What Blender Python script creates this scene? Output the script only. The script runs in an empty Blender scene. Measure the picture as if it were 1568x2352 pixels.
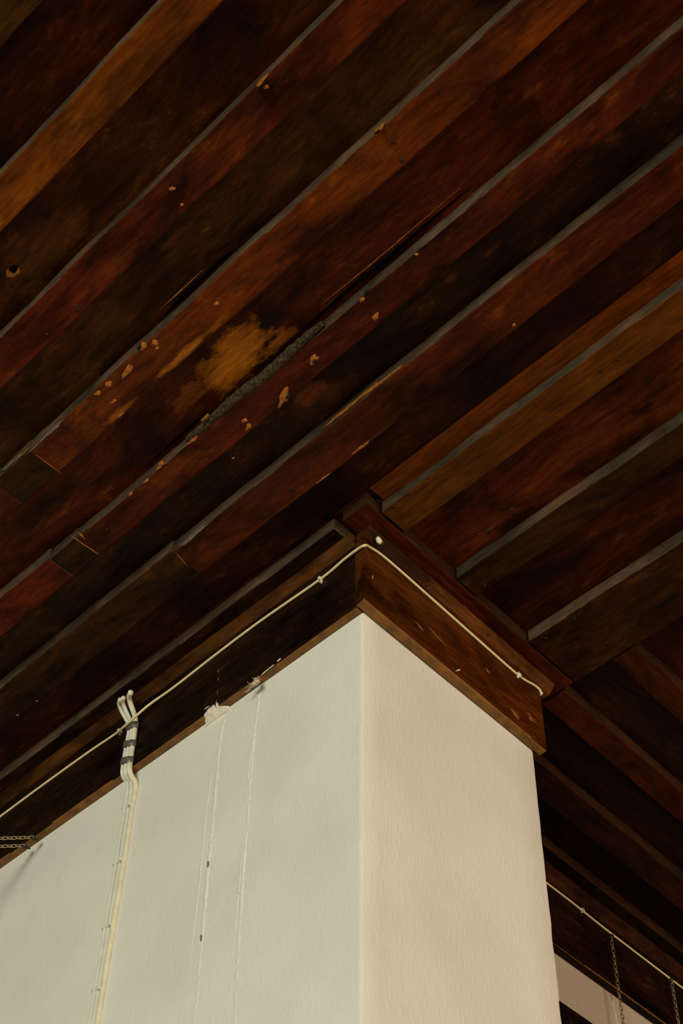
import bpy, bmesh, math, random
import numpy as np
from mathutils import Vector, Matrix, noise

random.seed(7)
scene = bpy.context.scene
COL = scene.collection

# ------------------------------------------------------------------ camera
F = 3502.16                       # focal length in pixels of the 1568 x 2352 frame
CX, CY = 784.0, 1674.64           # principal point (view camera style rise)
CAMR = np.array([[0.68817822, -0.72544097, 0.01208868],
                 [0.51871711, 0.48028668, -0.70728867],
                 [0.50729015, 0.49301126, 0.70682148]])          # rows: image right, image down, view direction in the world
CAMC = np.array([-1.2376, -1.1569, 1.5277])
cam = bpy.data.cameras.new('camera')
cam.sensor_fit = 'VERTICAL'; cam.sensor_height = 36.0; cam.sensor_width = 24.0
cam.lens = F / 2352.0 * 36.0
cam.shift_y = (CY - 1176.0) / 2352.0
cam.clip_start = 0.02
camo = bpy.data.objects.new('camera', cam); COL.objects.link(camo)
m3 = Matrix([[CAMR[0][i], -CAMR[1][i], -CAMR[2][i]] for i in range(3)])
camo.matrix_world = Matrix.Translation(Vector(CAMC)) @ m3.to_4x4()
scene.camera = camo

# ------------------------------------------------------------------ light
world = bpy.data.worlds.new('world'); scene.world = world; world.use_nodes = True
world.node_tree.nodes['Background'].inputs[0].default_value = (0.75, 0.85, 0.9, 1)
world.node_tree.nodes['Background'].inputs[1].default_value = 0.25

def area(name, loc, direction, sx, sy, power, col):
    l = bpy.data.lights.new(name, 'AREA'); l.shape = 'RECTANGLE'; l.size = sx; l.size_y = sy
    l.energy = power; l.color = col
    o = bpy.data.objects.new(name, l); COL.objects.link(o); o.location = loc
    o.rotation_euler = Vector(direction).to_track_quat('-Z', 'Y').to_euler()
    return o
# daylight entering by the two windows of the room
area('window_daylight_cool', (-6.05, -2.3, 1.9), (1, 0, 0.0), 2.2, 2.0, 288, (0.96, 1.0, 0.83))
area('window_daylight_warm', (0.2, -5.55, 1.9), (0, 1, 0.0), 2.2, 2.0, 142, (1.0, 0.74, 0.53))

vs = scene.view_settings
vs.view_transform = 'Standard'; vs.look = 'None'; vs.gamma = 1.0; vs.exposure = 0.0
vs.use_curve_mapping = False

# ------------------------------------------------------------------ measures (metres)
ZB = 3.500       # underside of the fascia boards
ZM = 3.667       # lower edge of the bevelled cornice
ZC = 3.690       # underside of the lower layer of ceiling boards (battens)
ZU = 3.7205      # underside of the upper layer of ceiling boards
FD = 0.0206      # how far a fascia stands off its wall

def at(px, py, axis, value):
    """the point of a known plane of the room that the photograph shows at a pixel"""
    d = CAMR.T @ np.array([(px - CX) / F, (py - CY) / F, 1.0])
    t = (value - CAMC[axis]) / d[axis]
    return Vector(CAMC + d * t)

def lin(c):
    return tuple(((v / 255) / 12.92 if v / 255 <= 0.04045 else (((v / 255) + 0.055) / 1.055) ** 2.4) for v in c)

# ------------------------------------------------------------------ materials
def new_mat(name):
    m = bpy.data.materials.new(name); m.use_nodes = True
    nt = m.node_tree; nt.nodes.clear()
    out = nt.nodes.new('ShaderNodeOutputMaterial'); b = nt.nodes.new('ShaderNodeBsdfPrincipled')
    nt.links.new(b.outputs[0], out.inputs[0])
    return m, nt, b

def N(nt, kind, **kw):
    n = nt.nodes.new(kind)
    for k, v in kw.items():
        if k.startswith('i_'): n.inputs[k[2:].replace('_', ' ')].default_value = v
        else: setattr(n, k, v)
    return n

def ramp(nt, fac, stops):
    r = nt.nodes.new('ShaderNodeValToRGB')
    while len(r.color_ramp.elements) > 1: r.color_ramp.elements.remove(r.color_ramp.elements[-1])
    r.color_ramp.elements[0].position = stops[0][0]; r.color_ramp.elements[0].color = (*[stops[0][1]] * 3, 1) if isinstance(stops[0][1], (int, float)) else (*stops[0][1], 1)
    for p, c in stops[1:]:
        e = r.color_ramp.elements.new(p); e.color = (*[c] * 3, 1) if isinstance(c, (int, float)) else (*c, 1)
    nt.links.new(fac, r.inputs[0]); return r.outputs[0]

def mixc(nt, fac, a, b, mode='MIX'):
    n = nt.nodes.new('ShaderNodeMix'); n.data_type = 'RGBA'; n.blend_type = mode; n.clamp_result = False
    for sock, v in ((0, fac), (6, a), (7, b)):
        if hasattr(v, 'is_linked'): nt.links.new(v, n.inputs[sock])
        elif sock == 0: n.inputs[0].default_value = v
        else: n.inputs[sock].default_value = (*v, 1) if len(v) == 3 else v
    return n.outputs[2]

def math_(nt, op, a, b=None):
    n = nt.nodes.new('ShaderNodeMath'); n.operation = op
    for i, v in enumerate((a, b)):
        if v is None: continue
        if hasattr(v, 'is_linked'): nt.links.new(v, n.inputs[i])
        else: n.inputs[i].default_value = v
    return n.outputs[0]

def vec(nt, op, a, b):
    n = nt.nodes.new('ShaderNodeVectorMath'); n.operation = op
    for i, v in enumerate((a, b)):
        if hasattr(v, 'is_linked'): nt.links.new(v, n.inputs[i])
        else: n.inputs[i].default_value = v
    return n.outputs[0] if op != 'LENGTH' else n.outputs[1]

AMBER = lin((150, 92, 22))
def wood(name, axis, patches=(), rough=0.5, spec=0.07, amber=0.6, mott=0.72):
    """old varnished board; base colour from the object, grain along one axis"""
    m, nt, b = new_mat(name)
    tc = N(nt, 'ShaderNodeTexCoord').outputs['Object']
    oi = N(nt, 'ShaderNodeObjectInfo')
    off = math_(nt, 'MULTIPLY', oi.outputs['Random'], 37.0)
    cmb = N(nt, 'ShaderNodeCombineXYZ')
    for i in range(3): nt.links.new(off, cmb.inputs[i])
    p = vec(nt, 'ADD', tc, cmb.outputs[0])
    st = (0.12, 1, 1) if axis == 'x' else (1, 0.12, 1)
    st2 = (0.4, 1, 1) if axis == 'x' else (1, 0.4, 1)
    pg = vec(nt, 'MULTIPLY', p, st); pm = vec(nt, 'MULTIPLY', p, st2)
    grain = N(nt, 'ShaderNodeTexNoise', i_Scale=140.0, i_Detail=5.0, i_Roughness=0.65); nt.links.new(pg, grain.inputs['Vector'])
    big = N(nt, 'ShaderNodeTexNoise', i_Scale=13.0, i_Detail=6.0, i_Roughness=0.65, i_Distortion=0.5); nt.links.new(pm, big.inputs['Vector'])
    hue = N(nt, 'ShaderNodeTexNoise', i_Scale=4.5, i_Detail=3.0); nt.links.new(vec(nt, 'ADD', pm, (3.1, 8.2, 1.7)), hue.inputs['Vector'])
    fine = N(nt, 'ShaderNodeTexNoise', i_Scale=55.0, i_Detail=6.0, i_Roughness=0.7); nt.links.new(vec(nt, 'ADD', pm, (9.0, 2.0, 5.0)), fine.inputs['Vector'])
    base = oi.outputs['Color']
    c = mixc(nt, ramp(nt, big.outputs[0], [(0.36, 0.0), (0.66, 1.0)]), mixc(nt, 1.0, base, (1 - mott, 1 - mott, 1 - mott * 0.9), 'MULTIPLY'), mixc(nt, 1.0, base, (1 + mott, 1 + mott, 1 + mott), 'MULTIPLY'))
    c = mixc(nt, ramp(nt, hue.outputs[0], [(0.42, 0.0), (0.62, 0.65)]), c, mixc(nt, 1.0, c, (1.12, 0.78, 0.6), 'MULTIPLY'))
    c = mixc(nt, 1.0, c, ramp(nt, grain.outputs[0], [(0.3, 0.5), (0.7, 1.45)]), 'MULTIPLY')
    wear = math_(nt, 'MULTIPLY', ramp(nt, fine.outputs[0], [(0.54, 0.0), (0.68, 1.0)]), ramp(nt, big.outputs[0], [(0.46, 0.0), (0.64, 1.0)]))
    c = mixc(nt, math_(nt, 'MULTIPLY', wear, amber * 0.5), c, AMBER)
    for (ctr, rad, ang, col, strength) in patches:
        q = vec(nt, 'SUBTRACT', tc, ctr)
        mp = N(nt, 'ShaderNodeMapping', vector_type='TEXTURE'); mp.inputs['Rotation'].default_value = (0, 0, ang); mp.inputs['Scale'].default_value = rad
        nt.links.new(q, mp.inputs[0])
        ln = vec(nt, 'LENGTH', mp.outputs[0], (0, 0, 0))
        wob = math_(nt, 'ADD', math_(nt, 'MULTIPLY', big.outputs[0], 1.5), math_(nt, 'MULTIPLY', fine.outputs[0], 1.9))
        s = math_(nt, 'SUBTRACT', math_(nt, 'ADD', ln, math_(nt, 'MULTIPLY', grain.outputs[0], 0.35)), math_(nt, 'SUBTRACT', wob, 1.6))
        mk = math_(nt, 'MULTIPLY', ramp(nt, s, [(0.5, 1.0), (1.1, 0.0)]), strength)
        colr = mixc(nt, 1.0, col, ramp(nt, grain.outputs[0], [(0.3, 0.45), (0.72, 1.35)]), 'MULTIPLY')
        c = mixc(nt, mk, c, colr)
    nt.links.new(c, b.inputs['Base Color'])
    nt.links.new(ramp(nt, fine.outputs[0], [(0.3, rough - 0.12), (0.7, rough + 0.15)]), b.inputs['Roughness'])
    b.inputs['Specular IOR Level'].default_value = spec
    bp = N(nt, 'ShaderNodeBump', i_Strength=0.35, i_Distance=0.0015)
    nt.links.new(math_(nt, 'ADD', grain.outputs[0], fine.outputs[0]), bp.inputs['Height']); nt.links.new(bp.outputs[0], b.inputs['Normal'])
    return m

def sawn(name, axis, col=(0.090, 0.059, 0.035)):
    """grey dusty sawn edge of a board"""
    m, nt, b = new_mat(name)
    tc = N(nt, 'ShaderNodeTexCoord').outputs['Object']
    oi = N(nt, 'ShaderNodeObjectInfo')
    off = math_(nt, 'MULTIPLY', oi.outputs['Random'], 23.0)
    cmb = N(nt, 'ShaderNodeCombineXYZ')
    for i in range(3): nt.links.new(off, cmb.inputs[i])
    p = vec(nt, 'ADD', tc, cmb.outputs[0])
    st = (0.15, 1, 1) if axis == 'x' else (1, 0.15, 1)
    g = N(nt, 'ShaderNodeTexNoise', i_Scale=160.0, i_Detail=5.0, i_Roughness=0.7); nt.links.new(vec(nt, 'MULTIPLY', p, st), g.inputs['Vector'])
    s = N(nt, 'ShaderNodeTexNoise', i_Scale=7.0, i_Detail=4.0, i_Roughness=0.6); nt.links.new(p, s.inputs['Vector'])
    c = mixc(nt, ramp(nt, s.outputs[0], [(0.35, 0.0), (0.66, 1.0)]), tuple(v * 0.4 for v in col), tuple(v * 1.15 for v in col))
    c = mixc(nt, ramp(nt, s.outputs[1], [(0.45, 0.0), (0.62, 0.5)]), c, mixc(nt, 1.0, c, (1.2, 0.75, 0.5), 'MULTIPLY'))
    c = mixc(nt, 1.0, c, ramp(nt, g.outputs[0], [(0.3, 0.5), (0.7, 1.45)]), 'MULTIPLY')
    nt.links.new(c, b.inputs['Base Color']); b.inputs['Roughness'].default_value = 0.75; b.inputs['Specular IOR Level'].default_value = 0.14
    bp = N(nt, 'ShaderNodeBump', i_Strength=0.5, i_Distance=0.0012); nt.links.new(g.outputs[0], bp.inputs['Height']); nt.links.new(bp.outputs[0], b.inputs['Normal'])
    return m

def plaster(name, col, stip=0.36):
    m, nt, b = new_mat(name)
    tc = N(nt, 'ShaderNodeTexCoord').outputs['Object']
    # brushed lime plaster: slanting fine strokes, soft trowel waves, specks
    mp = N(nt, 'ShaderNodeMapping'); mp.inputs['Rotation'].default_value = (0.5, 0.6, 0.0); mp.inputs['Scale'].default_value = (1, 1, 0.38)
    nt.links.new(tc, mp.inputs[0])
    f = N(nt, 'ShaderNodeTexNoise', i_Scale=170.0, i_Detail=3.0, i_Roughness=0.5); nt.links.new(mp.outputs[0], f.inputs['Vector'])
    w = N(nt, 'ShaderNodeTexNoise', i_Scale=4.0, i_Detail=4.0, i_Roughness=0.55); nt.links.new(tc, w.inputs['Vector'])
    v = N(nt, 'ShaderNodeTexVoronoi', i_Scale=26.0); nt.links.new(tc, v.inputs['Vector'])
    pim = N(nt, 'ShaderNodeTexNoise', i_Scale=130.0, i_Detail=2.0); nt.links.new(mp.outputs[0], pim.inputs['Vector'])
    c = mixc(nt, ramp(nt, w.outputs[0], [(0.35, 0.0), (0.65, 1.0)]), tuple(x * 0.93 for x in col), tuple(min(1, x * 1.03) for x in col))
    spk = ramp(nt, v.outputs['Distance'], [(0.02, 1.0), (0.035, 0.0)])
    vs_ = N(nt, 'ShaderNodeSeparateColor'); nt.links.new(v.outputs['Color'], vs_.inputs[0])
    spk = math_(nt, 'MULTIPLY', spk, math_(nt, 'GREATER_THAN', vs_.outputs[0], 0.82))
    c = mixc(nt, math_(nt, 'MULTIPLY', spk, 0.6), c, tuple(x * 0.3 for x in col))
    nt.links.new(c, b.inputs['Base Color']); b.inputs['Roughness'].default_value = 0.7; b.inputs['Specular IOR Level'].default_value = 0.3
    h = math_(nt, 'ADD', math_(nt, 'MULTIPLY', f.outputs[0], 0.8), math_(nt, 'ADD', math_(nt, 'MULTIPLY', w.outputs[0], 2.5), math_(nt, 'MULTIPLY', ramp(nt, pim.outputs[0], [(0.6, 0.0), (0.75, 1.0)]), 0.45)))
    bp = N(nt, 'ShaderNodeBump', i_Strength=stip, i_Distance=0.0022); nt.links.new(h, bp.inputs['Height']); nt.links.new(bp.outputs[0], b.inputs['Normal'])
    return m

def simple(name, col, rough=0.5, metal=0.0, spec=0.4, var=0.2, scale=60.0):
    m, nt, b = new_mat(name)
    tc = N(nt, 'ShaderNodeTexCoord').outputs['Object']
    n = N(nt, 'ShaderNodeTexNoise', i_Scale=scale, i_Detail=4.0); nt.links.new(tc, n.inputs['Vector'])
    c = mixc(nt, ramp(nt, n.outputs[0], [(0.35, 0.0), (0.65, 1.0)]), tuple(x * (1 - var) for x in col), tuple(x * (1 + var) for x in col))
    nt.links.new(c, b.inputs['Base Color']); b.inputs['Roughness'].default_value = rough; b.inputs['Metallic'].default_value = metal
    b.inputs['Specular IOR Level'].default_value = spec
    return m

M_WX, M_WY = wood('varnished_wood_x', 'x', amber=0.2, mott=0.6), wood('varnished_wood_y', 'y', amber=0.4)
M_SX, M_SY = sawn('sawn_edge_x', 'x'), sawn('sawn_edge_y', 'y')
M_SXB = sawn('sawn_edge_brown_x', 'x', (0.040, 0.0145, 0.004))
M_FX = wood('fascia_wood_x', 'x', rough=0.45, spec=0.06, amber=0.3)
M_FY = wood('fascia_wood_y', 'y', rough=0.45, spec=0.06, amber=0.12)
M_UNDERLIT = simple('underlit_wood_edge', (0.175, 0.072, 0.009), 0.6, var=0.3, scale=40)  # golden wood tone with the floor's bounce light put into it
M_WALL = plaster('white_plaster', (0.80, 0.775, 0.70))
M_CABLE = simple('cream_cable', (0.74, 0.62, 0.34), 0.45, var=0.06)
M_PAINT = simple('painted_cable', (0.78, 0.76, 0.66), 0.5, var=0.05)
M_YEL = simple('yellowed_cable', (0.77, 0.71, 0.53), 0.5, var=0.08)
M_CLIP = simple('cream_clip', (0.72, 0.66, 0.48), 0.5, var=0.1)
M_TAPE = simple('grey_tape', (0.11, 0.11, 0.10), 0.4, var=0.35, scale=120)
M_CHAIN = simple('brassy_chain', (0.50, 0.41, 0.24), 0.42, metal=0.85, var=0.2)
M_IRON = simple('dark_iron', (0.03, 0.027, 0.024), 0.5, metal=0.5)
M_DRIP = simple('amber_varnish', lin((150, 88, 14)), 0.5, var=0.45, scale=120)
M_DARKHOLE = simple('hole_shadow', (0.004, 0.003, 0.002), 0.9, spec=0.0)
M_NAIL = simple('nail_head', (0.018, 0.012, 0.008), 0.6, spec=0.15)
M_PLASTERBIT = simple('plaster_bit', (0.74, 0.68, 0.58), 0.8, var=0.15)
M_WEB = simple('dusty_fibre', (0.50, 0.42, 0.30), 0.9, var=0.3)
M_FLOOR = simple('floor_boards', (0.20, 0.12, 0.055), 0.5, var=0.25, scale=6)
M_ROOM = simple('room_plaster', (0.5, 0.46, 0.38), 0.85, var=0.04, scale=3)

# ------------------------------------------------------------------ object helpers
def link(name, me, mats, parent=None, loc=None):
    o = bpy.data.objects.new(name, me); COL.objects.link(o)
    for m in (mats if isinstance(mats, (list, tuple)) else [mats]): me.materials.append(m)
    if loc is not None: o.location = loc
    if parent is not None:
        o.parent = parent
        if loc is not None: o.location = Vector(loc) - parent.location
    return o

def tag(o, label, cat, group=None, kind=None):
    o['label'] = label; o['category'] = cat
    if group: o['group'] = group
    if kind: o['kind'] = kind
    return o

def struct(o, label, cat):
    o['kind'] = 'structure'; o['label'] = label; o['category'] = cat
    return o

def empty(name, loc):
    o = bpy.data.objects.new(name, None); COL.objects.link(o); o.location = loc; o.empty_display_size = 0.03
    return o

def mesh(name, verts, faces, smooth=False):
    me = bpy.data.meshes.new(name); me.from_pydata([tuple(v) for v in verts], [], faces); me.update()
    bm = bmesh.new(); bm.from_mesh(me); bmesh.ops.recalc_face_normals(bm, faces=bm.faces); bm.to_mesh(me); bm.free()
    if smooth: me.polygons.foreach_set('use_smooth', [True] * len(me.polygons))
    return me

def board(name, axis, a0, a1, w0, w1, z0, z1, mats, color, parent, wob=0.0009, bev=0.0022, taper=0.0, seg=0.045, profile=None):
    """a long plank: section swept along x or y, edges eased and a little uneven. Slot 0 faces, slot 1 long side edges"""
    cx, cw, cz = (a0 + a1) / 2, (w0 + w1) / 2, (z0 + z1) / 2
    hw, hz = (w1 - w0) / 2, (z1 - z0) / 2
    if profile is None:
        b = min(bev, hw * 0.4, hz * 0.4)
        prof = [(-hw, hz), (-hw, -hz + b), (-hw + b * .35, -hz + b * .3), (-hw + b, -hz), (hw - b, -hz), (hw - b * .35, -hz + b * .3), (hw, -hz + b), (hw, hz)]
    else:
        prof = [(w - cw, z - cz) for w, z in profile]
    n = max(2, int((a1 - a0) / seg)); k = len(prof)
    seed = random.random() * 100
    V = []; Fc = []
    for i in range(n + 1):
        a = a0 + (a1 - a0) * i / n
        tp = taper * (a - a0) / (a1 - a0)
        for j, (w, z) in enumerate(prof):
            s = noise.noise((a * 7 + seed, j // 2 * 3.3, seed)) * wob + noise.noise((a * 29 + seed, j // 2 * 5.1, 3)) * wob * 0.6
            dz = noise.noise((a * 9 + seed, 7.7 + j // 4, seed)) * wob * 0.5 if z < hz * 0.9 else 0
            if w > 0: s += tp
            p = (a - cx, w + s, z + dz)
            V.append(p if axis == 'x' else (p[1], p[0], p[2]))
    for i in range(n):
        for j in range(k):
            q = (j + 1) % k
            Fc.append((i * k + j, i * k + q, (i + 1) * k + q, (i + 1) * k + j))
    Fc.append(tuple(range(k))); Fc.append(tuple(n * k + j for j in range(k)))
    me = mesh(name, V, Fc)
    wi = 1 if axis == 'x' else 0
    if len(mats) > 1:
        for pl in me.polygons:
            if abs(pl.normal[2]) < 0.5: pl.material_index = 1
    loc = (cx, cw, cz) if axis == 'x' else (cw, cx, cz)
    o = link(name, me, mats, parent, loc); o.color = (*color, 1)
    return o

def tube(name, pts, r, mat, parent=None, sides=8, closed=False, flat=1.0, smooth_path=True, origin=None):
    P = [Vector(p) for p in pts]
    if smooth_path and len(P) > 2:
        Q = []
        m = len(P); rng = m if closed else m - 1
        for i in range(rng):
            p0 = P[(i - 1) % m] if (closed or i > 0) else P[0] * 2 - P[1]
            p1, p2 = P[i], P[(i + 1) % m]
            p3 = P[(i + 2) % m] if (closed or i + 2 < m) else P[-1] * 2 - P[-2]
            for s in range(6):
                t = s / 6
                Q.append(0.5 * ((2 * p1) + (p2 - p0) * t + (2 * p0 - 5 * p1 + 4 * p2 - p3) * t * t + (3 * p1 - p0 - 3 * p2 + p3) * t ** 3))
        if not closed: Q.append(P[-1])
        P = Q
    o0 = Vector(origin) if origin is not None else P[0].copy()
    V = []; Fc = []; nrm = None; m = len(P)
    for i, p in enumerate(P):
        if closed: t = P[(i + 1) % m] - P[i - 1]
        else: t = P[min(i + 1, m - 1)] - P[max(i - 1, 0)]
        t.normalize()
        if nrm is None:
            nrm = t.orthogonal().normalized()
        nrm = (nrm - t * nrm.dot(t)).normalized(); bn = t.cross(nrm)
        rr = r(i / (m - 1)) if callable(r) else r
        for s in range(sides):
            a = 2 * math.pi * s / sides
            V.append(p + (nrm * math.cos(a) + bn * math.sin(a) * flat) * rr - o0)
    for i in range(m if closed else m - 1):
        for s in range(sides):
            q = (s + 1) % sides; i2 = (i + 1) % m
            Fc.append((i * sides + s, i * sides + q, i2 * sides + q, i2 * sides + s))
    if not closed: Fc.append(tuple(range(sides))); Fc.append(tuple((m - 1) * sides + s for s in range(sides)))
    me = mesh(name, V, Fc, True)
    return link(name, me, mat, parent, o0)

def box_mesh(name, x0, x1, y0, y1, z0, z1):
    V = [(x, y, z) for x in (x0, x1) for y in (y0, y1) for z in (z0, z1)]
    return mesh(name, V, [(0, 1, 3, 2), (4, 5, 7, 6), (0, 1, 5, 4), (2, 3, 7, 6), (0, 2, 6, 4), (1, 3, 7, 5)])

def multi_box(name, boxes):
    V = []; Fc = []
    for (x0, x1, y0, y1, z0, z1) in boxes:
        b = len(V); V += [(x, y, z) for x in (x0, x1) for y in (y0, y1) for z in (z0, z1)]
        Fc += [tuple(b + i for i in f) for f in ((0, 1, 3, 2), (4, 5, 7, 6), (0, 1, 5, 4), (2, 3, 7, 6), (0, 2, 6, 4), (1, 3, 7, 5))]
    return mesh(name, V, Fc)

def blob(name, centre, normal, along, ra, rb, th, mat, parent, n=14, jag=0.28, poly=None):
    """a small irregular flat lump lying on a surface"""
    nz = Vector(normal).normalized(); u = Vector(along); u = (u - nz * u.dot(nz)).normalized(); v = nz.cross(u)
    sd = random.random() * 50; ring = []
    c = Vector(centre)
    if poly is None:
        for i in range(n):
            a = 2 * math.pi * i / n
            k = 1 + jag * 2 * noise.noise((math.cos(a) * 1.3 + sd, math.sin(a) * 1.3, sd))
            ring.append(u * math.cos(a) * ra * k + v * math.sin(a) * rb * k)
    else:
        ring = [Vector(p) - c for p in poly]; n = len(ring)
    V = [p for p in ring] + [p * 0.8 + nz * th for p in ring] + [nz * th * 1.1]
    V = [p - nz * 0.0004 if i < n else p for i, p in enumerate(V)]
    Fc = [(i, (i + 1) % n, n + (i + 1) % n, n + i) for i in range(n)] + [(n + i, n + (i + 1) % n, 2 * n) for i in range(n)] + [tuple(range(n))]
    return link(name, mesh(name, V, Fc, True), mat, parent, c)

DOWN = (0, 0, -1); AX = (1, 0, 0); AY = (0, 1, 0)

# ------------------------------------------------------------------ room shell out of view (gives the bounce and the daylight)
XW, YS, XE, YN = -6.0, -5.5, 3.2, 2.4
BX, BY = -3.0, -3.2               # how far the ceiling boards are built towards the camera's side
fl = link('floor', box_mesh('floor', XW, XE, YS, YN, -0.1, 0.0), M_FLOOR)
struct(fl, 'brown floor boards of the room below the ceiling', 'floor')
HZ = 3.75
ww = link('wall_west', multi_box('wall_west', [(XW - .2, XW, YS, -3.4, 0, HZ), (XW - .2, XW, -1.2, YN, 0, HZ), (XW - .2, XW, -3.4, -1.2, 0, .9), (XW - .2, XW, -3.4, -1.2, 2.9, HZ)]), M_ROOM)
struct(ww, 'plaster wall with the cool window, out of view', 'wall')
ws = link('wall_south', multi_box('wall_south', [(XW, -.9, YS - .2, YS, 0, HZ), (1.3, XE, YS - .2, YS, 0, HZ), (-.9, 1.3, YS - .2, YS, 0, .9), (-.9, 1.3, YS - .2, YS, 2.9, HZ)]), M_ROOM)
struct(ws, 'plaster wall with the warm window, out of view', 'wall')
we = link('wall_east', box_mesh('wall_east', XE, XE + .2, YS, YN, 0, HZ), M_ROOM)
struct(we, 'plaster end wall beyond the right edge', 'wall')
wn = link('wall_north', box_mesh('wall_north', XW, -0.0, YN, YN + .2, 0, HZ), M_ROOM)
struct(wn, 'plaster end wall beyond the left edge', 'wall')

# ------------------------------------------------------------------ white wall corner
WX = 0.466; WY = 0.352
def corner_wall():
    prof = [(0.0, 2.4), (0.0, 0.9), (0.0, 0.45), (0.0, 0.22), (0.0, 0.1), (0.0, 0.045), (0.0, 0.008), (0.0001, 0.0042), (0.0012, 0.0012), (0.0045, 0.0), (0.04, 0.0), (0.1, 0.0), (0.2, 0.0), (0.3, 0), (0.4, 0), (WX - .008, 0.0), (WX - .0022, 0.0016), (WX, 0.006), (WX, 0.2), (WX, 2.4)]
    zs = [0, 1.2] + [2.2 + i * 0.02 for i in range(66)] + [ZB + 0.03, ZU]
    V = []; Fc = []; k = len(prof)
    for z in zs:
        for j, (x, y) in enumerate(prof):
            near = 6 <= j <= 9 or 15 <= j <= 17
            amp = 0.0016 if near else 0.0018
            dx = noise.noise((x * 4 + 1, y * 4, z * (22 if near else 4))) * amp
            dy = noise.noise((x * 4, y * 4 + 5, z * (22 if near else 4) + 9)) * amp
            if z <= 1.2 or y > 1: dx = dy = 0
            if j < 6: dy = 0
            if 9 < j < 15: dx = 0
            V.append((x + dx, y + dy, z))
    for i in range(len(zs) - 1):
        for j in range(k):
            q = (j + 1) % k
            Fc.append((i * k + j, i * k + q, (i + 1) * k + q, (i + 1) * k + j))
    Fc.append(tuple(range(k))); Fc.append(tuple((len(zs) - 1) * k + j for j in range(k)))
    me = mesh('wall_left', V, Fc, True)
    for e in me.edges: pass
    return me
wl = link('wall_left', corner_wall(), M_WALL)
struct(wl, 'white plastered wall corner rising to the dark timber ceiling', 'wall')
mod = wl.modifiers.new('edge', 'EDGE_SPLIT'); mod.split_angle = math.radians(28)
wb = link('wall_back', box_mesh('wall_back', WX, XE, WY, WY + .2, 0, ZU), plaster('darker_plaster', (0.56, 0.48, 0.38)))  # plaster in a darker tone than the white corner
struct(wb, 'darker plastered wall set back at the lower right', 'wall')

# plastered-over channel on the left face: two low uneven double ridges
def ridge(pix, r, parent=wl, x=0.0):
    pts = []
    for i in range(len(pix) - 1):
        (x0, y0), (x1, y1) = pix[i], pix[i + 1]
        for s in range(4):
            t = s / 4; pts.append((x0 + (x1 - x0) * t, y0 + (y1 - y0) * t))
    pts.append(pix[-1])
    p0, p1 = at(*pix[-2], 0, 0.0), at(*pix[-1], 0, 0.0)
    P = []
    for q in pts:
        p = at(*q, 0, 0.0); P.append(p + Vector((x, random.uniform(-.0006, .0006), 0)))
    P.append(P[-1] + (p1 - p0).normalized() * 0.9)
    return tube('plaster_ridge', P, lambda t: r * (0.95 + 0.22 * noise.noise((t * 90, r * 900, 1))), M_WALL, parent, sides=8)
ridge([(515, 1650), (505, 1700), (492, 1840), (485, 1915), (478, 1985), (472, 2060), (463, 2154), (453, 2275), (444, 2352)], 0.0062, x=.0046)
ridge([(485, 1772), (468, 1910), (457, 2025), (442, 2156), (430, 2290), (423, 2352)], 0.0036, x=.0028)
ridge([(595, 1592), (590, 1640), (582, 1700), (575, 1790), (567, 1900), (558, 2000), (553, 2080), (543, 2230), (538, 2352)], 0.0062, x=.0046)
ridge([(577, 1700), (570, 1790), (562, 1900), (549, 2025), (535, 2170), (527, 2290), (522, 2352)], 0.0040, x=.0030)
for q in ((477, 1984), (461, 2154)):
    p = at(*q, 0, -0.0022)
    blob('plaster_chip', p, (-1, 0, 0), (0, 0, 1), 0.006, 0.0018, 0.0008, simple('chip_brown', (0.20, 0.15, 0.09), 0.9), wl)

# dark timber rail low on the set-back wall
pr = at(1299, 2340, 1, WY)
rl = board('trim_5', 'x', WX + .002, XE, WY - .03, WY, pr.z - .12, pr.z, [M_FX], (0.006, 0.004, 0.003), None)
struct(rl, 'dark timber rail low on the darker set-back wall', 'trim')
# faint vertical seam
p0, p1 = at(1405, 2298, 1, WY), at(1417, 2352, 1, WY)
tube('plaster_seam', [p0, p1, p1 + (p1 - p0).normalized() * .8], 0.0022, M_WALL, wb, sides=6)

# ------------------------------------------------------------------ ceiling
ce = link('ceiling', box_mesh('ceiling', XW, XE, YS, YN, ZU + 0.025, ZU + 0.06), simple('roof_deck', (0.012, 0.007, 0.004), 0.9))
struct(ce, 'dark board and batten timber ceiling in two layers', 'ceiling')
K = 1.2
def tone(*c):
    r, g, b = lin(c); return (r * K * 1.08, g * K * 1.02, b * K * 0.5)
Y0, Y1 = BY, YN
YR = -0.0705                      # where the battens of the main field meet the border board at the right

def patch(px, py, ra, rb, col, strength, cx, cy, z, axis='y'):
    p = at(px, py, 2, z)
    return ((p.x - cx, p.y - cy, 0.0), (rb, ra, 10.0), 0.0, col, strength)

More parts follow.
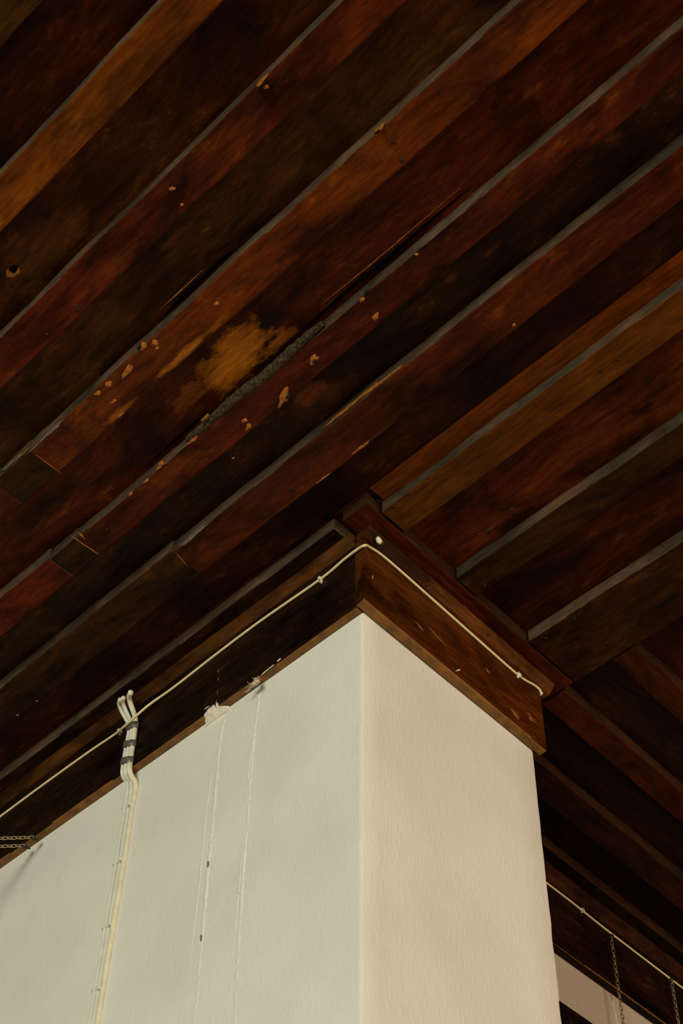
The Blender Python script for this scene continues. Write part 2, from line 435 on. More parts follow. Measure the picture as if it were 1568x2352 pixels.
# upper layer planks: (x0, x1, y1, tone)
planks = [(-0.840, -0.670, Y1, (44, 19, 4)), (-1.008, -0.842, Y1, (40, 14, 4)),
          (-0.668, -0.502, Y1, (46, 25, 5)), (-0.500, -0.333, Y1, (50, 18, 5)), (-0.331, -0.186, Y1, (31, 17, 5)),
          (-0.184, -0.0665, Y1, (34, 13, 4)), (0.004, 0.205, 0.0, (62, 26, 5)), (0.207, 0.45, 0.0, (40, 15, 4))]
M_U3 = wood('varnished_wood_worn', 'y', [patch(550, 812, .105, .052, lin((175, 106, 20)), .95, -.4165, (Y0 + Y1) / 2, ZU),
                                        patch(640, 785, .05, .016, lin((150, 86, 22)), .8, -.4165, (Y0 + Y1) / 2, ZU),
                                        patch(440, 905, .05, .018, lin((120, 62, 16)), .6, -.4165, (Y0 + Y1) / 2, ZU)])
M_U4 = wood('varnished_wood_scuffed', 'y', [patch(715, 900, .05, .02, lin((110, 56, 13)), .7, -.2585, (Y0 + Y1) / 2, ZU),
                                           patch(760, 905, .03, .03, lin((86, 48, 12)), .5, -.2585, (Y0 + Y1) / 2, ZU)])
M_U1 = wood('varnished_wood_golden', 'y', [patch(90, 590, .16, .05, lin((92, 52, 10)), .55, -.755, (Y0 + Y1) / 2, ZU)])
M_U2 = wood('varnished_wood_streaked', 'y', [patch(235, 735, .06, .03, lin((86, 50, 12)), .5, -.585, (Y0 + Y1) / 2, ZU),
                                            patch(400, 545, .045, .012, lin((95, 56, 12)), .5, -.585, (Y0 + Y1) / 2, ZU)])
special = {-0.500: M_U3, -0.331: M_U4, -0.840: M_U1, -0.668: M_U2}
for x0, x1, y1, c in planks:
    board('plank', 'y', Y0, y1, x0, x1, ZU, ZU + .024, [special.get(x0, M_WY)], tone(*c), ce, wob=.0005)
xs = -1.010
while xs > BX:
    board('plank', 'y', Y0, Y1, xs - .166, xs, ZU, ZU + .024, [M_WY], tone(*random.choice([(44, 19, 4), (40, 14, 4), (46, 25, 5)])), ce, wob=.0005); xs -= .168
# the golden plank beside the wall stands a little lower than its neighbour
board('plank', 'y', Y0, -0.078, -0.0655, 0.002, ZU - .004, ZU + .024, [wood('varnished_wood_honey', 'y', mott=.25, amber=.2)], tone(82, 42, 8), ce, wob=.0012)
board('plank', 'y', -0.077, Y1, -0.0655, 0.002, ZU, ZU + .024, [M_WY], tone(40, 15, 4), ce, wob=.0006)

# battens of the main field: (x0 at the top of the photo, x1, tone, list of butt joints by y)
def batten(x0, x1, ya, yb, c, mats=None, **kw):
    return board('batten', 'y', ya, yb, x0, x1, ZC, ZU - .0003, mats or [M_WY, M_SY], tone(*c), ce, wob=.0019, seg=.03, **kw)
M_B1 = wood('varnished_wood_amber', 'y', [], mott=.45, amber=1.0)
batten(-1.037, -0.980, Y0, Y1, (42, 26, 4))
batten(-0.867, -0.810, Y0, Y1, (80, 42, 7), [M_B1, M_SY])
yc = -0.3
M_B2 = wood('varnished_wood_red', 'y', [patch(250, 620, .12, .016, lin((98, 46, 10)), .6, -.670, (Y0 + Y1) / 2, ZC)])
batten(-0.700, -0.640, Y0, Y1, (60, 21, 5), [M_B2, M_SY])
# joints
def joint(px, py): return at(px, py, 2, ZC).y
j3a, j3b = joint(102, 1060), joint(40, 1150)
M_B3 = wood('varnished_wood_chipped', 'y', [patch(430, 805, .085, .0085, lin((150, 88, 22)), 1.0, -.5025, (Y0 + j3a) / 2, ZC),
                                           patch(275, 945, .05, .008, lin((140, 80, 20)), .9, -.5025, (Y0 + j3a) / 2, ZC),
                                           patch(240, 930, .04, .025, lin((110, 52, 12)), .6, -.5025, (Y0 + j3a) / 2, ZC)])
batten(-0.534, -0.4705, Y0, j3a, (66, 30, 6), [M_B3, M_SY])
batten(-0.5335, -0.471, j3a + .0006, j3b, (38, 22, 5))
batten(-0.5335, -0.471, j3b + .0004, Y1, (52, 20, 5))
j4a, j4b = joint(200, 1255), joint(140, 1300)
M_B4 = wood('varnished_wood_pitted', 'y', [patch(420, 1000, .12, .006, lin((130, 80, 24)), .8, -.329, (Y0 + j4a) / 2, ZC),
                                          patch(400, 1080, .07, .02, lin((92, 42, 10)), .7, -.329, (Y0 + j4a) / 2, ZC)])
batten(-0.3560, -0.3035, Y0, j4a, (52, 18, 5), [M_B4, M_SY])
batten(-0.3590, -0.3050, j4a + .0006, j4b, (36, 22, 5))
batten(-0.3640, -0.3045, j4b + .0035, Y1, (66, 20, 4))
j5a = joint(415, 1282)
batten(-0.2190, -0.1490, Y0, j5a, (52, 19, 5))
batten(-0.2225, -0.1495, j5a + .0005, Y1, (34, 18, 5))
batten(-0.0293, 0.0330, Y0, YR - .002, (70, 40, 7), [wood('varnished_wood_olive', 'y', mott=.3, amber=.2), M_SY])
batten(0.1760, 0.2340, Y0, YR, (35, 19, 5), taper=-0.0)
batten(0.3845, 0.5285, Y0, YR, (36, 17, 5))
xs = -1.205
while xs > BX:
    batten(xs, xs + .058, Y0, Y1, random.choice([(52, 19, 5), (60, 25, 5), (42, 26, 4)])); xs -= .168

# field beyond the wide batten: boards run the other way
ys = -0.1
for y0, y1, c in [(-0.0125, 0.154, (26, 11, 4)), (0.156, WY, (22, 9, 4)), (-0.183, -0.0145, (28, 12, 4))]:
    board('plank', 'x', 0.452 if y0 < -.05 else WX, XE, y0, y1, ZU, ZU + .024, [M_WX], tone(*c), ce, wob=.0005)
yy = -0.185
while yy > BY + .2:
    board('plank', 'x', 0.452, XE, yy - .165, yy, ZU, ZU + .024, [M_WX], tone(*random.choice([(40, 15, 4), (46, 14, 4), (34, 16, 4)])), ce, wob=.0005); yy -= .167
def crossbatten(y0, y1, xa, c):
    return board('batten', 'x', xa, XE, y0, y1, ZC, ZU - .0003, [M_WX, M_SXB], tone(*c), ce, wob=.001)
crossbatten(-0.2118, -0.1570, 0.5325, (46, 16, 4))
crossbatten(-0.0415, 0.0150, 0.5325, (50, 18, 4))
crossbatten(0.1220, 0.1875, 0.5325, (36, 15, 5))
yy = -0.379
while yy > BY + .1:
    crossbatten(yy, yy + .056, 0.5325, random.choice([(46, 16, 4), (40, 17, 4)])); yy -= .167

# ------------------------------------------------------------------ fascias, cornices, border boards
# left (faces the cool window)
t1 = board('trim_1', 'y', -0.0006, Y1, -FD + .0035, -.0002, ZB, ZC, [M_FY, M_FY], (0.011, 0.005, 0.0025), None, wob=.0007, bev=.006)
struct(t1, 'almost black timber fascia board along the top of the left wall face', 'trim')
board('cornice_strip', 'y', 0.0, Y1, -.0340, -.016, ZM, ZC, [M_FY], (0.056, 0.020, 0.0045), t1,
      profile=[(-.0336, ZC - .0003), (-.0330, ZC - .004), (-.0195, ZM), (-.0160, ZM), (-.0160, ZC - .0003)], wob=.0008)
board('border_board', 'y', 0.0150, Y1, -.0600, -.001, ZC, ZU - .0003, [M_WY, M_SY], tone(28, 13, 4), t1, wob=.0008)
# front (faces the warm window)
XR = 0.478
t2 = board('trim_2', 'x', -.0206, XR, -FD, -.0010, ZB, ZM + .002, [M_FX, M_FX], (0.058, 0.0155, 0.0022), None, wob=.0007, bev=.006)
struct(t2, 'red brown timber fascia board along the top of the right wall face', 'trim')
board('cornice_strip', 'x', -.0225, 0.505, -.0380, -.0060, ZM, ZC, [M_FX], (0.082, 0.026, 0.0045), t2,
      profile=[(-.0378, ZC - .0003), (-.0372, ZC - .004), (-.0240, ZM + .0021), (-.0060, ZM + .0021), (-.0060, ZC - .0003)], wob=.0008)
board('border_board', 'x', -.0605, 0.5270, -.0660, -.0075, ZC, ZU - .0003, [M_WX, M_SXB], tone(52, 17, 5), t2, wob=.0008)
# golden underside edges of the fascias: floor bounce painted into the colour
for (t, ax) in ((t1, 'y'), (t2, 'x')):
    me = t.data; me.materials.append(M_UNDERLIT)
    for pl in me.polygons:
        if pl.normal.z < -0.5: pl.material_index = 2
for pl in t2.data.polygons:
    if pl.normal.x < -0.8: pl.material_index = 1
# side return and back wall
t3 = board('trim_3', 'y', 0.0, WY - .024, WX + .0002, XR - .001, ZB, ZC, [M_FY], (0.05, 0.02, 0.008), None)
struct(t3, 'dark timber fascia return on the hidden side of the wall corner', 'trim')
board('border_board', 'y', -.005, .270, XR, .5270, ZC, ZU - .0003, [M_WY], tone(28, 13, 4), t3)
t4 = board('trim_4', 'x', WX + .001, XE, WY - .022, WY - .0002, ZB, ZC, [M_FX, M_FX, M_UNDERLIT], (0.014, 0.0045, 0.002), None)
struct(t4, 'dark timber fascia board above the set-back wall at lower right', 'trim')
for pl in t4.data.polygons:
    pl.material_index = 2 if -0.97 < pl.normal.z < -0.4 else 0  # lower bevel takes the golden colour with bounce light painted in
yf = WY - .022
board('cornice_strip', 'x', XR + .002, XE, yf - .026, yf, ZM, ZC, [M_FX], (0.036, 0.010, 0.003), t4,
      profile=[(yf - .026, ZC - .0003), (yf - .025, ZC - .004), (yf - .004, ZM), (yf - .0003, ZM), (yf - .0003, ZC - .0003)])
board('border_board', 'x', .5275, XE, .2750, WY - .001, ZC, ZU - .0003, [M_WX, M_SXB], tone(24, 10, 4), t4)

# ------------------------------------------------------------------ varnish drips, chips, nails, knot holes on the boards
def near(kind, p):
    best = None
    for o in list(ce.children):
        if not o.name.startswith(kind): continue
        xs_ = [v.co for v in o.data.vertices]
        x0, x1 = o.location.x + min(v.x for v in xs_), o.location.x + max(v.x for v in xs_)
        y0, y1 = o.location.y + min(v.y for v in xs_), o.location.y + max(v.y for v in xs_)
        if x0 - .004 <= p.x <= x1 + .004 and y0 - .004 <= p.y <= y1 + .004: best = o; break
    return best or ce
def sub(o, par):
    return o
def on_board(name, px, py, ra, rb, mat, layer='batten', th=.0009, jag=.3, tilt=0.0):
    z = ZC if layer == 'batten' else ZU
    p = at(px, py, 2, z); o = near(layer, p)
    b = blob(name, p, DOWN, (math.sin(tilt), math.cos(tilt), 0), ra, rb, th, mat, None, jag=jag)
    b.parent = o; b.location = p - (o.location if o is not ce else Vector()); return b
def world_parent(b, o):
    b.parent = o; b.location = b.location - o.location
drips = [(328, 797, .009, .0065, .2), (354, 789, .008, .006, .5), (293, 850, .020, .0065, .15), (249, 884, .008, .006, .2), (224, 905, .0075, .0055, 0), (262, 921, .005, .004, 0),
         (497, 698, .006, .004, 0), (395, 434, .0055, .0045, 0), (417, 471, .0035, .003, 0), (611, 200, .005, .004, 0), (862, 728, .010, .005, .2), (651, 912, .021, .0085, .35),
         (562, 966, .007, .005, 0), (570, 981, .008, .005, .3), (720, 826, .012, .0075, .1), (832, 688, .007, .004, .3), (440, 1013, .012, .004, 0), (370, 1066, .008, .005, .2),
         (365, 1075, .008, .003, 0), (335, 1105, .008, .0035, 0), (300, 1135, .006, .003, .1), (470, 960, .012, .003, .1), (825, 1030, .022, .0035, 0), (740, 1100, .015, .0025, 0), (275, 955, .012, .003, 0),
         (360, 800, .004, .003, 0), (258, 925, .004, .003, 0), (535, 1053, .003, .002, 0), (84, 1610, .004, .003, 0), (40, 1643, .004, .003, 0), (1179, 747, .004, .0035, 0), (956, 585, .004, .003, 0)]
for px, py, ra, rb, tl in drips:
    on_board('varnish_drip', px, py, ra * .9, rb * .85, M_DRIP, jag=.35, tilt=tl, th=.0005)
for px, py in ((722, 829), (844, 668), (660, 911), (320, 797)):
    on_board('knot', px, py, .006, .0032, M_NAIL, th=.0014, tilt=.3)
for px, py in ((905, 326), (923, 368), (181, 711), (108, 768), (672, 1124), (905, 1165), (936, 1135), (1377, 852), (1418, 826), (245, 1217), (1318, 1420), (1393, 1477), (325, 1330), (1253, 1466), (1074, 1310), (1113, 1345)):
    on_board('nail', px, py, .0032, .0030, M_NAIL, th=.0016, jag=.1)
for px, py, ra, rb, tl in ((1125, 1217, .011, .005, .1), (1100, 1228, .004, .003, 0), (1175, 1170, .004, .003, 0)):
    on_board('knot', px, py, ra, rb, simple('knot_brown', (0.045, 0.014, 0.006), .5), 'plank', th=.0006, tilt=tl)
# drill hole with a worn rim in an upper plank, and two rough holes at the wall corner
for px, py, r, rim in ((31, 618, .0085, True), (757, 1187, .010, False), (862, 1137, .011, False)):
    if rim: on_board('hole_rim', px - 1, py + 3, r * 1.55, r * 1.4, M_DRIP, 'plank', th=.0004, jag=.25)
    on_board('knot_hole', px, py, r, r * .85, M_DARKHOLE, 'plank', th=.0012, jag=.15 if rim else .5)
# yellow saw scratches beside the butt joints
def sliver(name, q0, q1, w, parent_kind='batten', z=ZC):
    a, b = at(*q0, 2, z), at(*q1, 2, z); mid = (a + b) / 2
    s = blob(name, mid, DOWN, b - a, (b - a).length / 2, w, .0006, M_DRIP, None, jag=.5, n=18)
    world_parent(s, near(parent_kind, mid)) if near(parent_kind, mid) is not ce else setattr(s, 'parent', ce)
sliver('saw_scratch', (172, 1237), (224, 1272), .0014)
sliver('saw_scratch', (76, 1040), (130, 1080), .0009)
sliver('saw_scratch', (402, 1268), (430, 1300), .0009)
sliver('saw_scratch', (180, 1223), (196, 1239), .0018)

# rough bark-like wane along one batten arris, split raw streaks and worn amber on batten sides, open cracks beside battens
M_WANE = simple('rough_wane', (0.042, 0.028, 0.014), 0.9, var=0.7, scale=190, spec=0.15)
M_RAW = simple('raw_split_wood', (0.115, 0.088, 0.058), 0.8, var=0.5, scale=220)
M_AMB = simple('worn_amber_side', lin((135, 80, 20)), 0.55, var=0.5, scale=130)
pts = []
for q in ((420, 1012), (455, 985), (500, 945), (545, 905), (590, 873), (630, 838), (665, 803), (700, 772), (735, 742)):
    p = at(*q, 2, ZC); pts.append(p + Vector((.0062, 0, .0075)))
w_ = tube('wane_edge', pts, lambda t: .0042 + .0052 * math.sin(math.pi * min(1, max(0, t))) ** .6 + .0018 * noise.noise((t * 40, 2, 2)), M_WANE, None, sides=10)
me_ = w_.data
for v in me_.vertices:
    g = noise.noise(v.co * 330) * .0024 + noise.noise(v.co * 120) * .0018; v.co += Vector((-g, 0, -g))
world_parent(w_, near('batten', at(560, 905, 2, ZC) + Vector((.02, 0, 0))))
def on_side(name, q, x, ra, rb, mat):
    p = at(*q, 0, x - .0006); par = near('batten', Vector((x + .02, p.y, ZC)))
    b = blob(name, p, (-1, 0, 0), (0, 1, 0), ra, rb, .0006, mat, None, jag=.5, n=22); world_parent(b, par) if par is not ce else setattr(b, 'parent', ce)
on_side('worn_streak', (812, 925), -.2200, .075, .0085, M_AMB)
on_side('worn_streak', (600, 185), -.7005, .012, .009, M_AMB)
on_side('worn_streak', (872, 293), -.5350, .010, .008, M_AMB)
for q, x, ra in (((112, 995), -.5345, .040), ((440, 1232), -.2205, .032), ((30, 1060), -.5345, .03)):
    on_side('raw_streak', q, x, ra, .0065, M_RAW)
def crack(pix, w, mat, name='crack', off=(0, 0, 0)):
    pts = [at(*q, 2, ZU - .0004) + Vector(off) for q in pix]
    t_ = tube(name, pts, lambda t: max(.0004, w * math.sin(math.pi * min(1, max(0, t))) ** .7 * (1 + .5 * noise.noise((t * 25, 1, 1)))), mat, None, sides=6)
    p = pts[len(pts) // 2]; par = near('plank', p + Vector((-.01, 0, 0))); world_parent(t_, par)
crack([(690, 762), (760, 700), (830, 640), (900, 583), (990, 505), (1080, 430)], .0036, M_DARKHOLE)
crack([(740, 704), (800, 655), (870, 598), (950, 530), (1060, 436)], .0011, M_AMB, 'worn_rim', (-.0035, 0, 0))
crack([(375, 725), (420, 680), (480, 622), (540, 570)], .0034, M_DARKHOLE)
crack([(370, 715), (420, 670), (470, 623)], .0014, M_AMB, 'worn_rim', (-.0035, 0, 0))
crack([(480, 940), (430, 985), (380, 1030), (330, 1075)], .0022, M_DARKHOLE)

# splinters and nails on the trims
def on_trim(name, px, py, trim, axis, val, nrm, along, ra, rb, mat, th=.0012, jag=.3):
    p = at(px, py, axis, val)
    b = blob(name, p, nrm, along, ra, rb, th, mat, None, jag=jag); world_parent(b, trim); return b
on_trim('nail', 1050, 1541, t2, 1, -FD - .0004, (0, -1, 0), (1, 0, .9), .0065, .0014, M_CLIP, th=.004)
on_trim('plug_mark', 856, 1325, t2, 1, -FD - .0004, (0, -1, 0), (0, 0, 1), .005, .0025, M_DRIP, th=.0004)
on_trim('nail', 932, 1380, t2, 1, -FD - .0004, (0, -1, 0), (1, 0, 0), .0025, .0022, M_NAIL)
on_trim('nail', 855, 1279, t2, 1, -FD - .0004, (0, -1, 0), (1, 0, 0), .0022, .002, M_NAIL)
for q in ((978, 1345), (1120, 1458), (1226, 1547)):
    on_trim('nail', *q, t2, 1, -.031, (0, -1, -.7), (1, 0, 0), .0028, .0024, M_NAIL)
for q, ra, rb in (((965, 1440), .014, .003), ((1005, 1463), .022, .0022), ((1185, 1640), .014, .006), ((1220, 1650), .012, .006), ((1120, 1540), .009, .0035)):
    on_trim('varnish_chip', *q, t2, 1, -FD - .0003, (0, -1, 0), (1, 0, -.25), ra, rb, simple('chip_orange', (0.20, 0.068, 0.014), .5), th=.0004, jag=.6)
on_trim('nail', 782, 1382, t1, 0, -FD + .003, (-1, 0, 0), (0, 1, 0), .0025, .0022, M_NAIL)
for q0 in ((502, 1540), (501, 1560), (499, 1590), (497, 1610)):
    on_trim('paint_drop', *q0, t1, 0, -FD + .003, (-1, 0, 0), (0, 0, 1), .006, .0008, M_DRIP, th=.0004)
# plaster smear bridging the wall top and the lower edge of the left fascia
ya, yb = at(505, 1655, 0, -.02).y, at(452, 1675, 0, -.02).y
V = []; Fc = []; n = 16
for i in range(n + 1):
    t = i / n; y = ya + (yb - ya) * t; up = (.001 + .008 * math.sin(math.pi * min(1, t * 1.15 + .02)) ** .8 * (1 + .5 * noise.noise((t * 9, 4, 4)))) if t < .86 else .002
    up *= .25 if .28 < t < .36 else 1
    xf = -FD + .0035
    for p in ((.001, ZB - .010), (-.002, ZB - .004), (xf + .002, ZB - .0012), (xf - .0012, ZB + .0015), (xf - .0014, ZB + up), (xf + .002, ZB + up + .001), (xf + .004, ZB + .004), (.004, ZB - .008)): V.append((p[0] * min(1, .15 + t * 4, .15 + (1 - t) * 4) * (1 + .25 * noise.noise((t * 14, 8, 3))), y, p[1]))
for i in range(n):
    for j in range(8):
        q = (j + 1) % 8; Fc.append((i * 8 + j, i * 8 + q, i * 8 + 8 + q, i * 8 + 8 + j))
Fc += [tuple(range(8)), tuple(n * 8 + j for j in range(8))]
c_ = Vector((-.01, (ya + yb) / 2, ZB))
sm = link('plaster_smear', mesh('plaster_smear', [Vector(v) - c_ for v in V], Fc, True), M_PLASTERBIT, None, c_); world_parent(sm, t1)
for q, ra, rb in (((640, 1516), .005, .002), ((612, 1540), .009, .0010), ((605, 1546), .006, .001), ((622, 1532), .007, .0009), ((474, 1626), .007, .0013)):
    on_trim('plaster_fleck', *q, t1, 0, -FD + .003, (-1, 0, 0), (0, 1, -.1), ra, rb, M_PLASTERBIT, th=.0006)

# ------------------------------------------------------------------ thin cream cable clipped round the fascias
cb = empty('cable', at(837, 1254, 0, -FD - .003))
tag(cb, 'thin cream cable clipped along the dark fascia boards round the corner', 'cable')
rc = 0.0026
xl, yfr, ybk = -FD + .0035 - rc, -FD - rc, yf - rc
P = [at(-420, 2190, 0, xl), at(-160, 1996, 0, xl), at(0, 1876, 0, xl), at(100, 1802, 0, xl), at(200, 1730, 0, xl), at(262, 1688, 0, xl - .002), at(285, 1669, 0, xl - .014), at(312, 1645, 0, xl - .017), at(345, 1617, 0, xl - .006), at(400, 1578, 0, xl),
     at(500, 1500, 0, xl), at(600, 1425, 0, xl), at(735, 1331, 0, xl), at(790, 1285, 0, xl - .004), at(822, 1261, 0, xl - .0065), at(838, 1253, 0, xl - .0065), at(849, 1257, 1, yfr - .001)]
P += [at(890, 1286, 1, yfr), at(1000, 1383, 1, yfr), at(1100, 1472, 1, yfr), at(1190, 1551, 1, yfr)]
e = at(1228, 1575, 1, yfr)
P += [e, Vector((XR - .001, -FD - .002, e.z - .002)), Vector((XR + .003, -.010, e.z - .006)), Vector((XR + .003, .1, e.z - .006)), Vector((XR + .003, yf - .02, e.z - .004)), Vector((XR + .012, ybk, e.z - .002))]
P += [at(1265, 2036, 1, ybk), at(1337, 2092, 1, ybk), at(1400, 2142, 1, ybk), at(1528, 2240, 1, ybk), at(1640, 2326, 1, ybk), at(2000, 2610, 1, ybk)]
tube('sheath', P, rc, M_CABLE, cb, sides=10)
cb_loc = cb.location
def clip(px, py, axis, val, nrm, along, size=.0062):
    """saddle clip: strap over the cable with a nail lug at one side"""
    p = at(px, py, axis, val); n = Vector(nrm); u = Vector(along).normalized(); v = n.cross(u)
    V = []; Fc = []
    def ring(c, ru, rv, h):
        b = len(V)
        for i in range(10):
            a = 2 * math.pi * i / 10; V.append(c + u * math.cos(a) * ru + v * math.sin(a) * rv)
        for i in range(10):
            a = 2 * math.pi * i / 10; V.append(c + n * h + u * math.cos(a) * ru * .8 + v * math.sin(a) * rv * .8)
        for i in range(10): Fc.append((b + i, b + (i + 1) % 10, b + 10 + (i + 1) % 10, b + 10 + i))
        Fc.append(tuple(b + i for i in range(10))); Fc.append(tuple(b + 10 + i for i in range(10)))
    ring(-n * .003, size * .62, size * .85, .0075)
    ring(-n * .003 + v * size * .95, size * .55, size * .6, .0055)
    o = link('cable_clip', mesh('cable_clip', V, Fc), M_CLIP, cb, p)
    h = link('clip_nail', mesh('clip_nail', [u * math.cos(i * math.pi / 3) * .0016 + v * (math.sin(i * math.pi / 3) * .0016 + size * .95) + n * (.0024 + .0008 * k) for k in (0, 1) for i in range(6)],
             [tuple(range(6)), tuple(range(6, 12))] + [(i, (i + 1) % 6, 6 + (i + 1) % 6, 6 + i) for i in range(6)]), M_NAIL, None)
    h.parent = o
    return o
clip(736, 1330, 0, xl, (-1, 0, 0), (0, 1, 0))
clip(275, 1679, 0, xl, (-1, 0, 0), (0, 1, 0))
clip(1191, 1552, 1, yfr, (0, -1, 0), (1, 0, 0))
clip(1337, 2092, 1, ybk, (0, -1, 0), (1, 0, 0), .0058)
# a loose clip left on the cornice above the corner
lc = empty('loose_cable_clip', at(872, 1247, 1, -.034))
tag(lc, 'empty rusty white cable clip nailed to the cornice above the corner', 'clip')
b1 = blob('clip_body', lc.location, (0, -.86, -.5), (1, 0, -.5), .0075, .0055, .004, M_CLIP, None, jag=.6, n=9); world_parent(b1, lc)
b2 = blob('nail', lc.location + Vector((.0015, -.0040, -.0018)), (0, -.86, -.5), (1, 0, 0), .002, .002, .002, simple('rust', (.16, .06, .02), .8), None, jag=.1); world_parent(b2, lc)

# ------------------------------------------------------------------ bundle of thicker cables coming up the wall and over the left fascia
bun = empty('cable_bundle', at(235, 2300, 0, -.004))
tag(bun, 'bundle of painted cables running up the left wall face, grey taped on the fascia', 'cable bundle')
def A(cx_, cy_, x): return at(180 + cx_ / 5.227, 1540 + cy_ / 5.227, 0, x)
def Bq(cx_, cy_, x): return at(cx_ / 2.649, 1760 + cy_ / 2.649, 0, x)
xo = -FD - .0022
def wallrun(pix, x):
    pts = [Bq(a, b, x) for a, b in pix]; d = (pts[-1] - pts[-2]).normalized(); pts += [pts[-1] + d * .3, pts[-1] + d * 1.0]
    return pts
left = [A(502, 345, -.060), A(487, 400, -.050), A(520, 490, -.037), A(570, 585, xo - .004), A(612, 690, xo), A(575, 900, xo), A(546, 1080, xo), A(528, 1215, xo - .001), A(545, 1290, -.016), A(595, 1370, -.004)] + wallrun([(768, 220), (758, 270), (706, 600), (645, 960), (580, 1360), (547, 1568)], -.0015)
midc = [A(540, 325, -.060), A(533, 380, -.050), A(565, 470, -.037), A(612, 570, xo - .004), A(646, 680, xo - .0015), A(612, 890, xo - .0015), A(583, 1070, xo - .0015), A(568, 1210, xo - .002), A(588, 1290, -.016), A(640, 1370, -.003)] + wallrun([(790, 220), (780, 270), (730, 600), (668, 960), (603, 1360), (570, 1568)], .0008)
right = [A(628, 262, -.060), A(608, 330, -.048), A(640, 440, -.034), A(680, 560, xo - .004), A(680, 680, xo), A(652, 890, xo), A(625, 1070, xo), A(612, 1190, xo - .001), A(640, 1275, -.016), A(688, 1370, -.004)] + wallrun([(812, 220), (803, 270), (752, 600), (692, 960), (627, 1360), (594, 1568)], -.0022)
tube('cable_strand', left, .0040, M_PAINT, bun, sides=10)
tube('cable_strand', midc, .0042, M_PAINT, bun, sides=10)
tube('cable_strand', right, .0054, M_YEL, bun, sides=10)
# one coat of wall paint runs over the flat web between the strands below the fascia
for (cl, cr_) in (((590, 700), (700, 640)), ((555, 905), (672, 860)), ((525, 1110), (640, 1060))):
    a, b = A(cl[0] - 6, cl[1] + 20, xo), A(cr_[0] + 14, cr_[1] + 10, xo)
    d = (b - a); up = Vector((0, 0, 1)); k = 7; V = []; Fc = []
    for i in range(k):
        t = i / (k - 1)
        for s in (-1, 1):
            bul = math.sin(math.pi * t) ** .4 * .0092 + .0006 * math.sin(t * 9)
            V.append(a + d * t + up * s * .0075 + Vector((-bul, 0, .0016 * math.sin(t * 7))))
    for i in range(k):
        for s in (0, 1):
            V.append(V[i * 2 + s] + Vector((.0025 if 0 < i < k - 1 else .004, 0, 0)))
    o2 = 2 * k
    for i in range(k - 1):
        Fc += [(i * 2, i * 2 + 1, i * 2 + 3, i * 2 + 2), (o2 + i * 2, o2 + i * 2 + 1, o2 + i * 2 + 3, o2 + i * 2 + 2), (i * 2, i * 2 + 2, o2 + i * 2 + 2, o2 + i * 2), (i * 2 + 1, i * 2 + 3, o2 + i * 2 + 3, o2 + i * 2 + 1)]
    Fc += [(0, 1, o2 + 1, o2), (2 * k - 2, 2 * k - 1, o2 + 2 * k - 1, o2 + 2 * k - 2)]
    m_ = a.copy()
    o = link('tape_wrap', mesh('tape_wrap', [v - m_ for v in V], Fc, True), M_TAPE, None, m_); world_parent(o, bun)
for (l, r_) in (((752, 262), (822, 232)), ((694, 605), (766, 570)), ((628, 990), (703, 965)), ((568, 1370), (640, 1355))):
    a, b = Bq(*l, 0.0), Bq(*r_, 0.0); d = b - a
    P = [a + d * t + Vector((-h, 0, 0)) for t, h in ((0, .0), (.12, .0048), (.35, .0040), (.6, .0042), (.82, .0066), (1, .0))]
    tube('wall_clip', P, .0028, M_PAINT, bun, sides=8)

# ------------------------------------------------------------------ chains
LK = bpy.data.meshes.new('chain_link')
def link_mesh():
    L, W, r = .0066, .0034, .00105
    path = []
    for i in range(16):
        a = 2 * math.pi * i / 16
        path.append(Vector((math.copysign(abs(math.cos(a)) ** .8, math.cos(a)) * L, math.copysign(abs(math.sin(a)) ** .8, math.sin(a)) * W, 0)))
    V = []; Fc = []
    for i, p in enumerate(path):
        t = (path[(i + 1) % 16] - path[i - 1]).normalized(); n = Vector((-t.y, t.x, 0))
        for s in range(6):
            a = 2 * math.pi * s / 6; V.append(p + n * math.cos(a) * r + Vector((0, 0, math.sin(a) * r)))
    for i in range(16):
        for s in range(6):
            Fc.append((i * 6 + s, i * 6 + (s + 1) % 6, ((i + 1) % 16) * 6 + (s + 1) % 6, ((i + 1) % 16) * 6 + s))
    me = mesh('chain_link', V, Fc, True); me.materials.append(M_CHAIN); return me
LINK = link_mesh()
def chain(start, end, label, group, hookdir, hooklen=.018, sag=0.0):
    start, end = Vector(start), Vector(end); d = end - start; n = int(d.length / .0108); dirn = d.normalized()
    e = empty('chain', start); tag(e, label, 'chain', group)
    q = dirn.to_track_quat('X', 'Z')
    for i in range(n):
        o = bpy.data.objects.new('chain_link', LINK); COL.objects.link(o); o.parent = e
        t = (i + .5) / n
        o.location = d * t + Vector((0, 0, -sag * 4 * t * (1 - t)))
        o.rotation_mode = 'QUATERNION'
        o.rotation_quaternion = q @ Matrix.Rotation((math.pi / 2 if i % 2 else 0) + .5, 4, 'X').to_quaternion()
    h = Vector(hookdir)
    r = .0055
    side = Vector((0, 0, 1))
    pts = [start - h * hooklen * 1.0, start - h * hooklen * .45, start + side * r * .2 - h * .004] + [start + side * (r * math.cos(a)) + h * (r * math.sin(a)) for a in (0.4, 1.2, 2.0, 2.8, 3.6, 4.4)]
    tube('screw_hook', pts, .0017, M_IRON, e, sides=8)
    return e
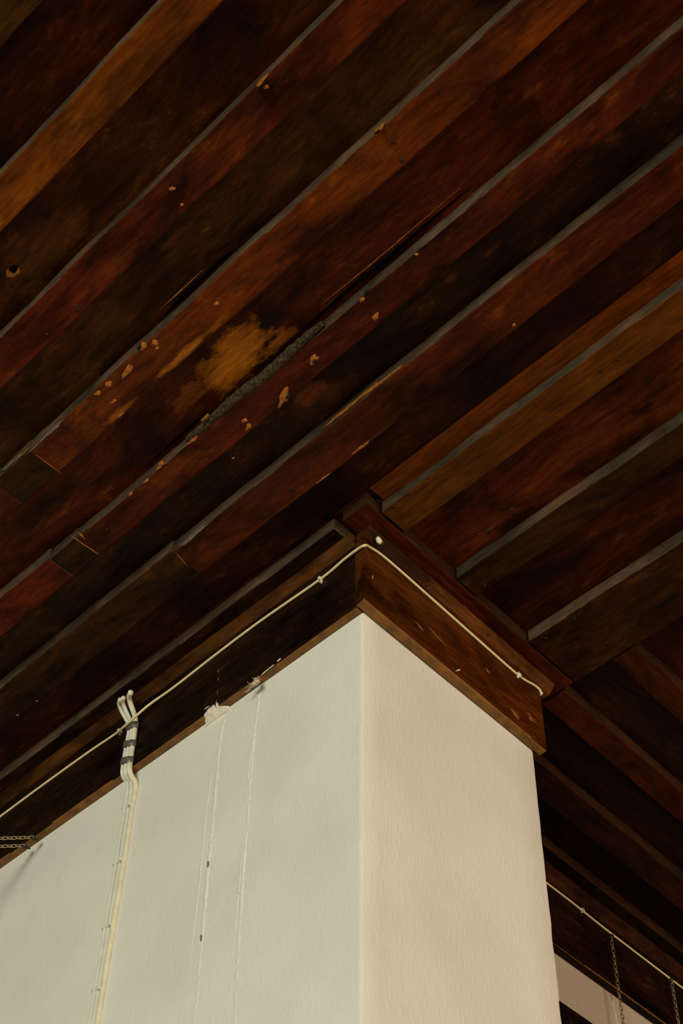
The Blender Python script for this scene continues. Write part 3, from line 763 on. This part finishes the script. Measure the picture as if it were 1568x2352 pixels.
# right: hang straight down in front of the set-back fascia
for (px, py), lab in (((1403, 2152), 'brassy chain hanging over the darker set-back wall nearer the white corner'), ((1541, 2250), 'brassy chain hanging over the dark set-back fascia at the right edge')):
    s = at(px, py, 1, yf - .016); chain(s, s + Vector((0, 0, -.62)), lab, 'chains hanging from the set-back fascia', (0, -1, 0))
# left: stay chains drawn outwards and a little down from hooks low on the fascia
def outdir(p):
    best = None
    for k in range(0, 900):
        th = k / 900 * 1.2; dv = np.array([-math.cos(th), 0.0, -math.sin(th)])
        def pr_(w):
            c = CAMR @ (np.array(w) - CAMC); return CX + F * c[0] / c[2], CY + F * c[1] / c[2]
        a = pr_(p); b = pr_(np.array(p) + dv * .05); sl = abs((b[1] - a[1]) / (b[0] - a[0]) + .03)
        if best is None or sl < best[0]: best = (sl, dv)
    return Vector(best[1])
for (px, py), lab in (((76, 1923), 'upper of the two brassy chains drawn left from the black fascia'), ((56, 1942), 'lower of the two brassy chains drawn left from the black fascia')):
    s = at(px, py, 0, -FD - .010); chain(s, s + outdir(s) * .42, lab, 'chains drawn out from the left fascia', (-1, 0, 0), hooklen=.014)

# ------------------------------------------------------------------ dusty cobweb tuft under the left fascia
c0 = at(587, 1571, 0, -FD + .001)
tf = empty('cobweb_tuft', c0); tag(tf, 'dusty tuft of cobweb and fibres caught under the left fascia edge', 'cobweb')
cf = blob('fluff', c0 + Vector((0, -.004, 0)), (-1, 0, 0), (0, 1, .4), .012, .007, .006, M_WEB, None, jag=.7, n=16); world_parent(cf, tf)
V = []
for i in range(26):
    a = random.uniform(0, 2 * math.pi); L = random.uniform(.008, .024)
    u = Vector((-.2 * random.random(), math.cos(a), math.sin(a) * .8)); w = Vector((0, -math.sin(a), math.cos(a))) * random.uniform(-.6, .6)
    s0 = c0 + Vector((-.002, random.uniform(-.008, .008), random.uniform(-.004, .004)))
    tube('fibre', [s0, s0 + u * L * .5 + w * L * .25, s0 + u * L + w * L * .1], .00042, M_WEB, tf, sides=4)
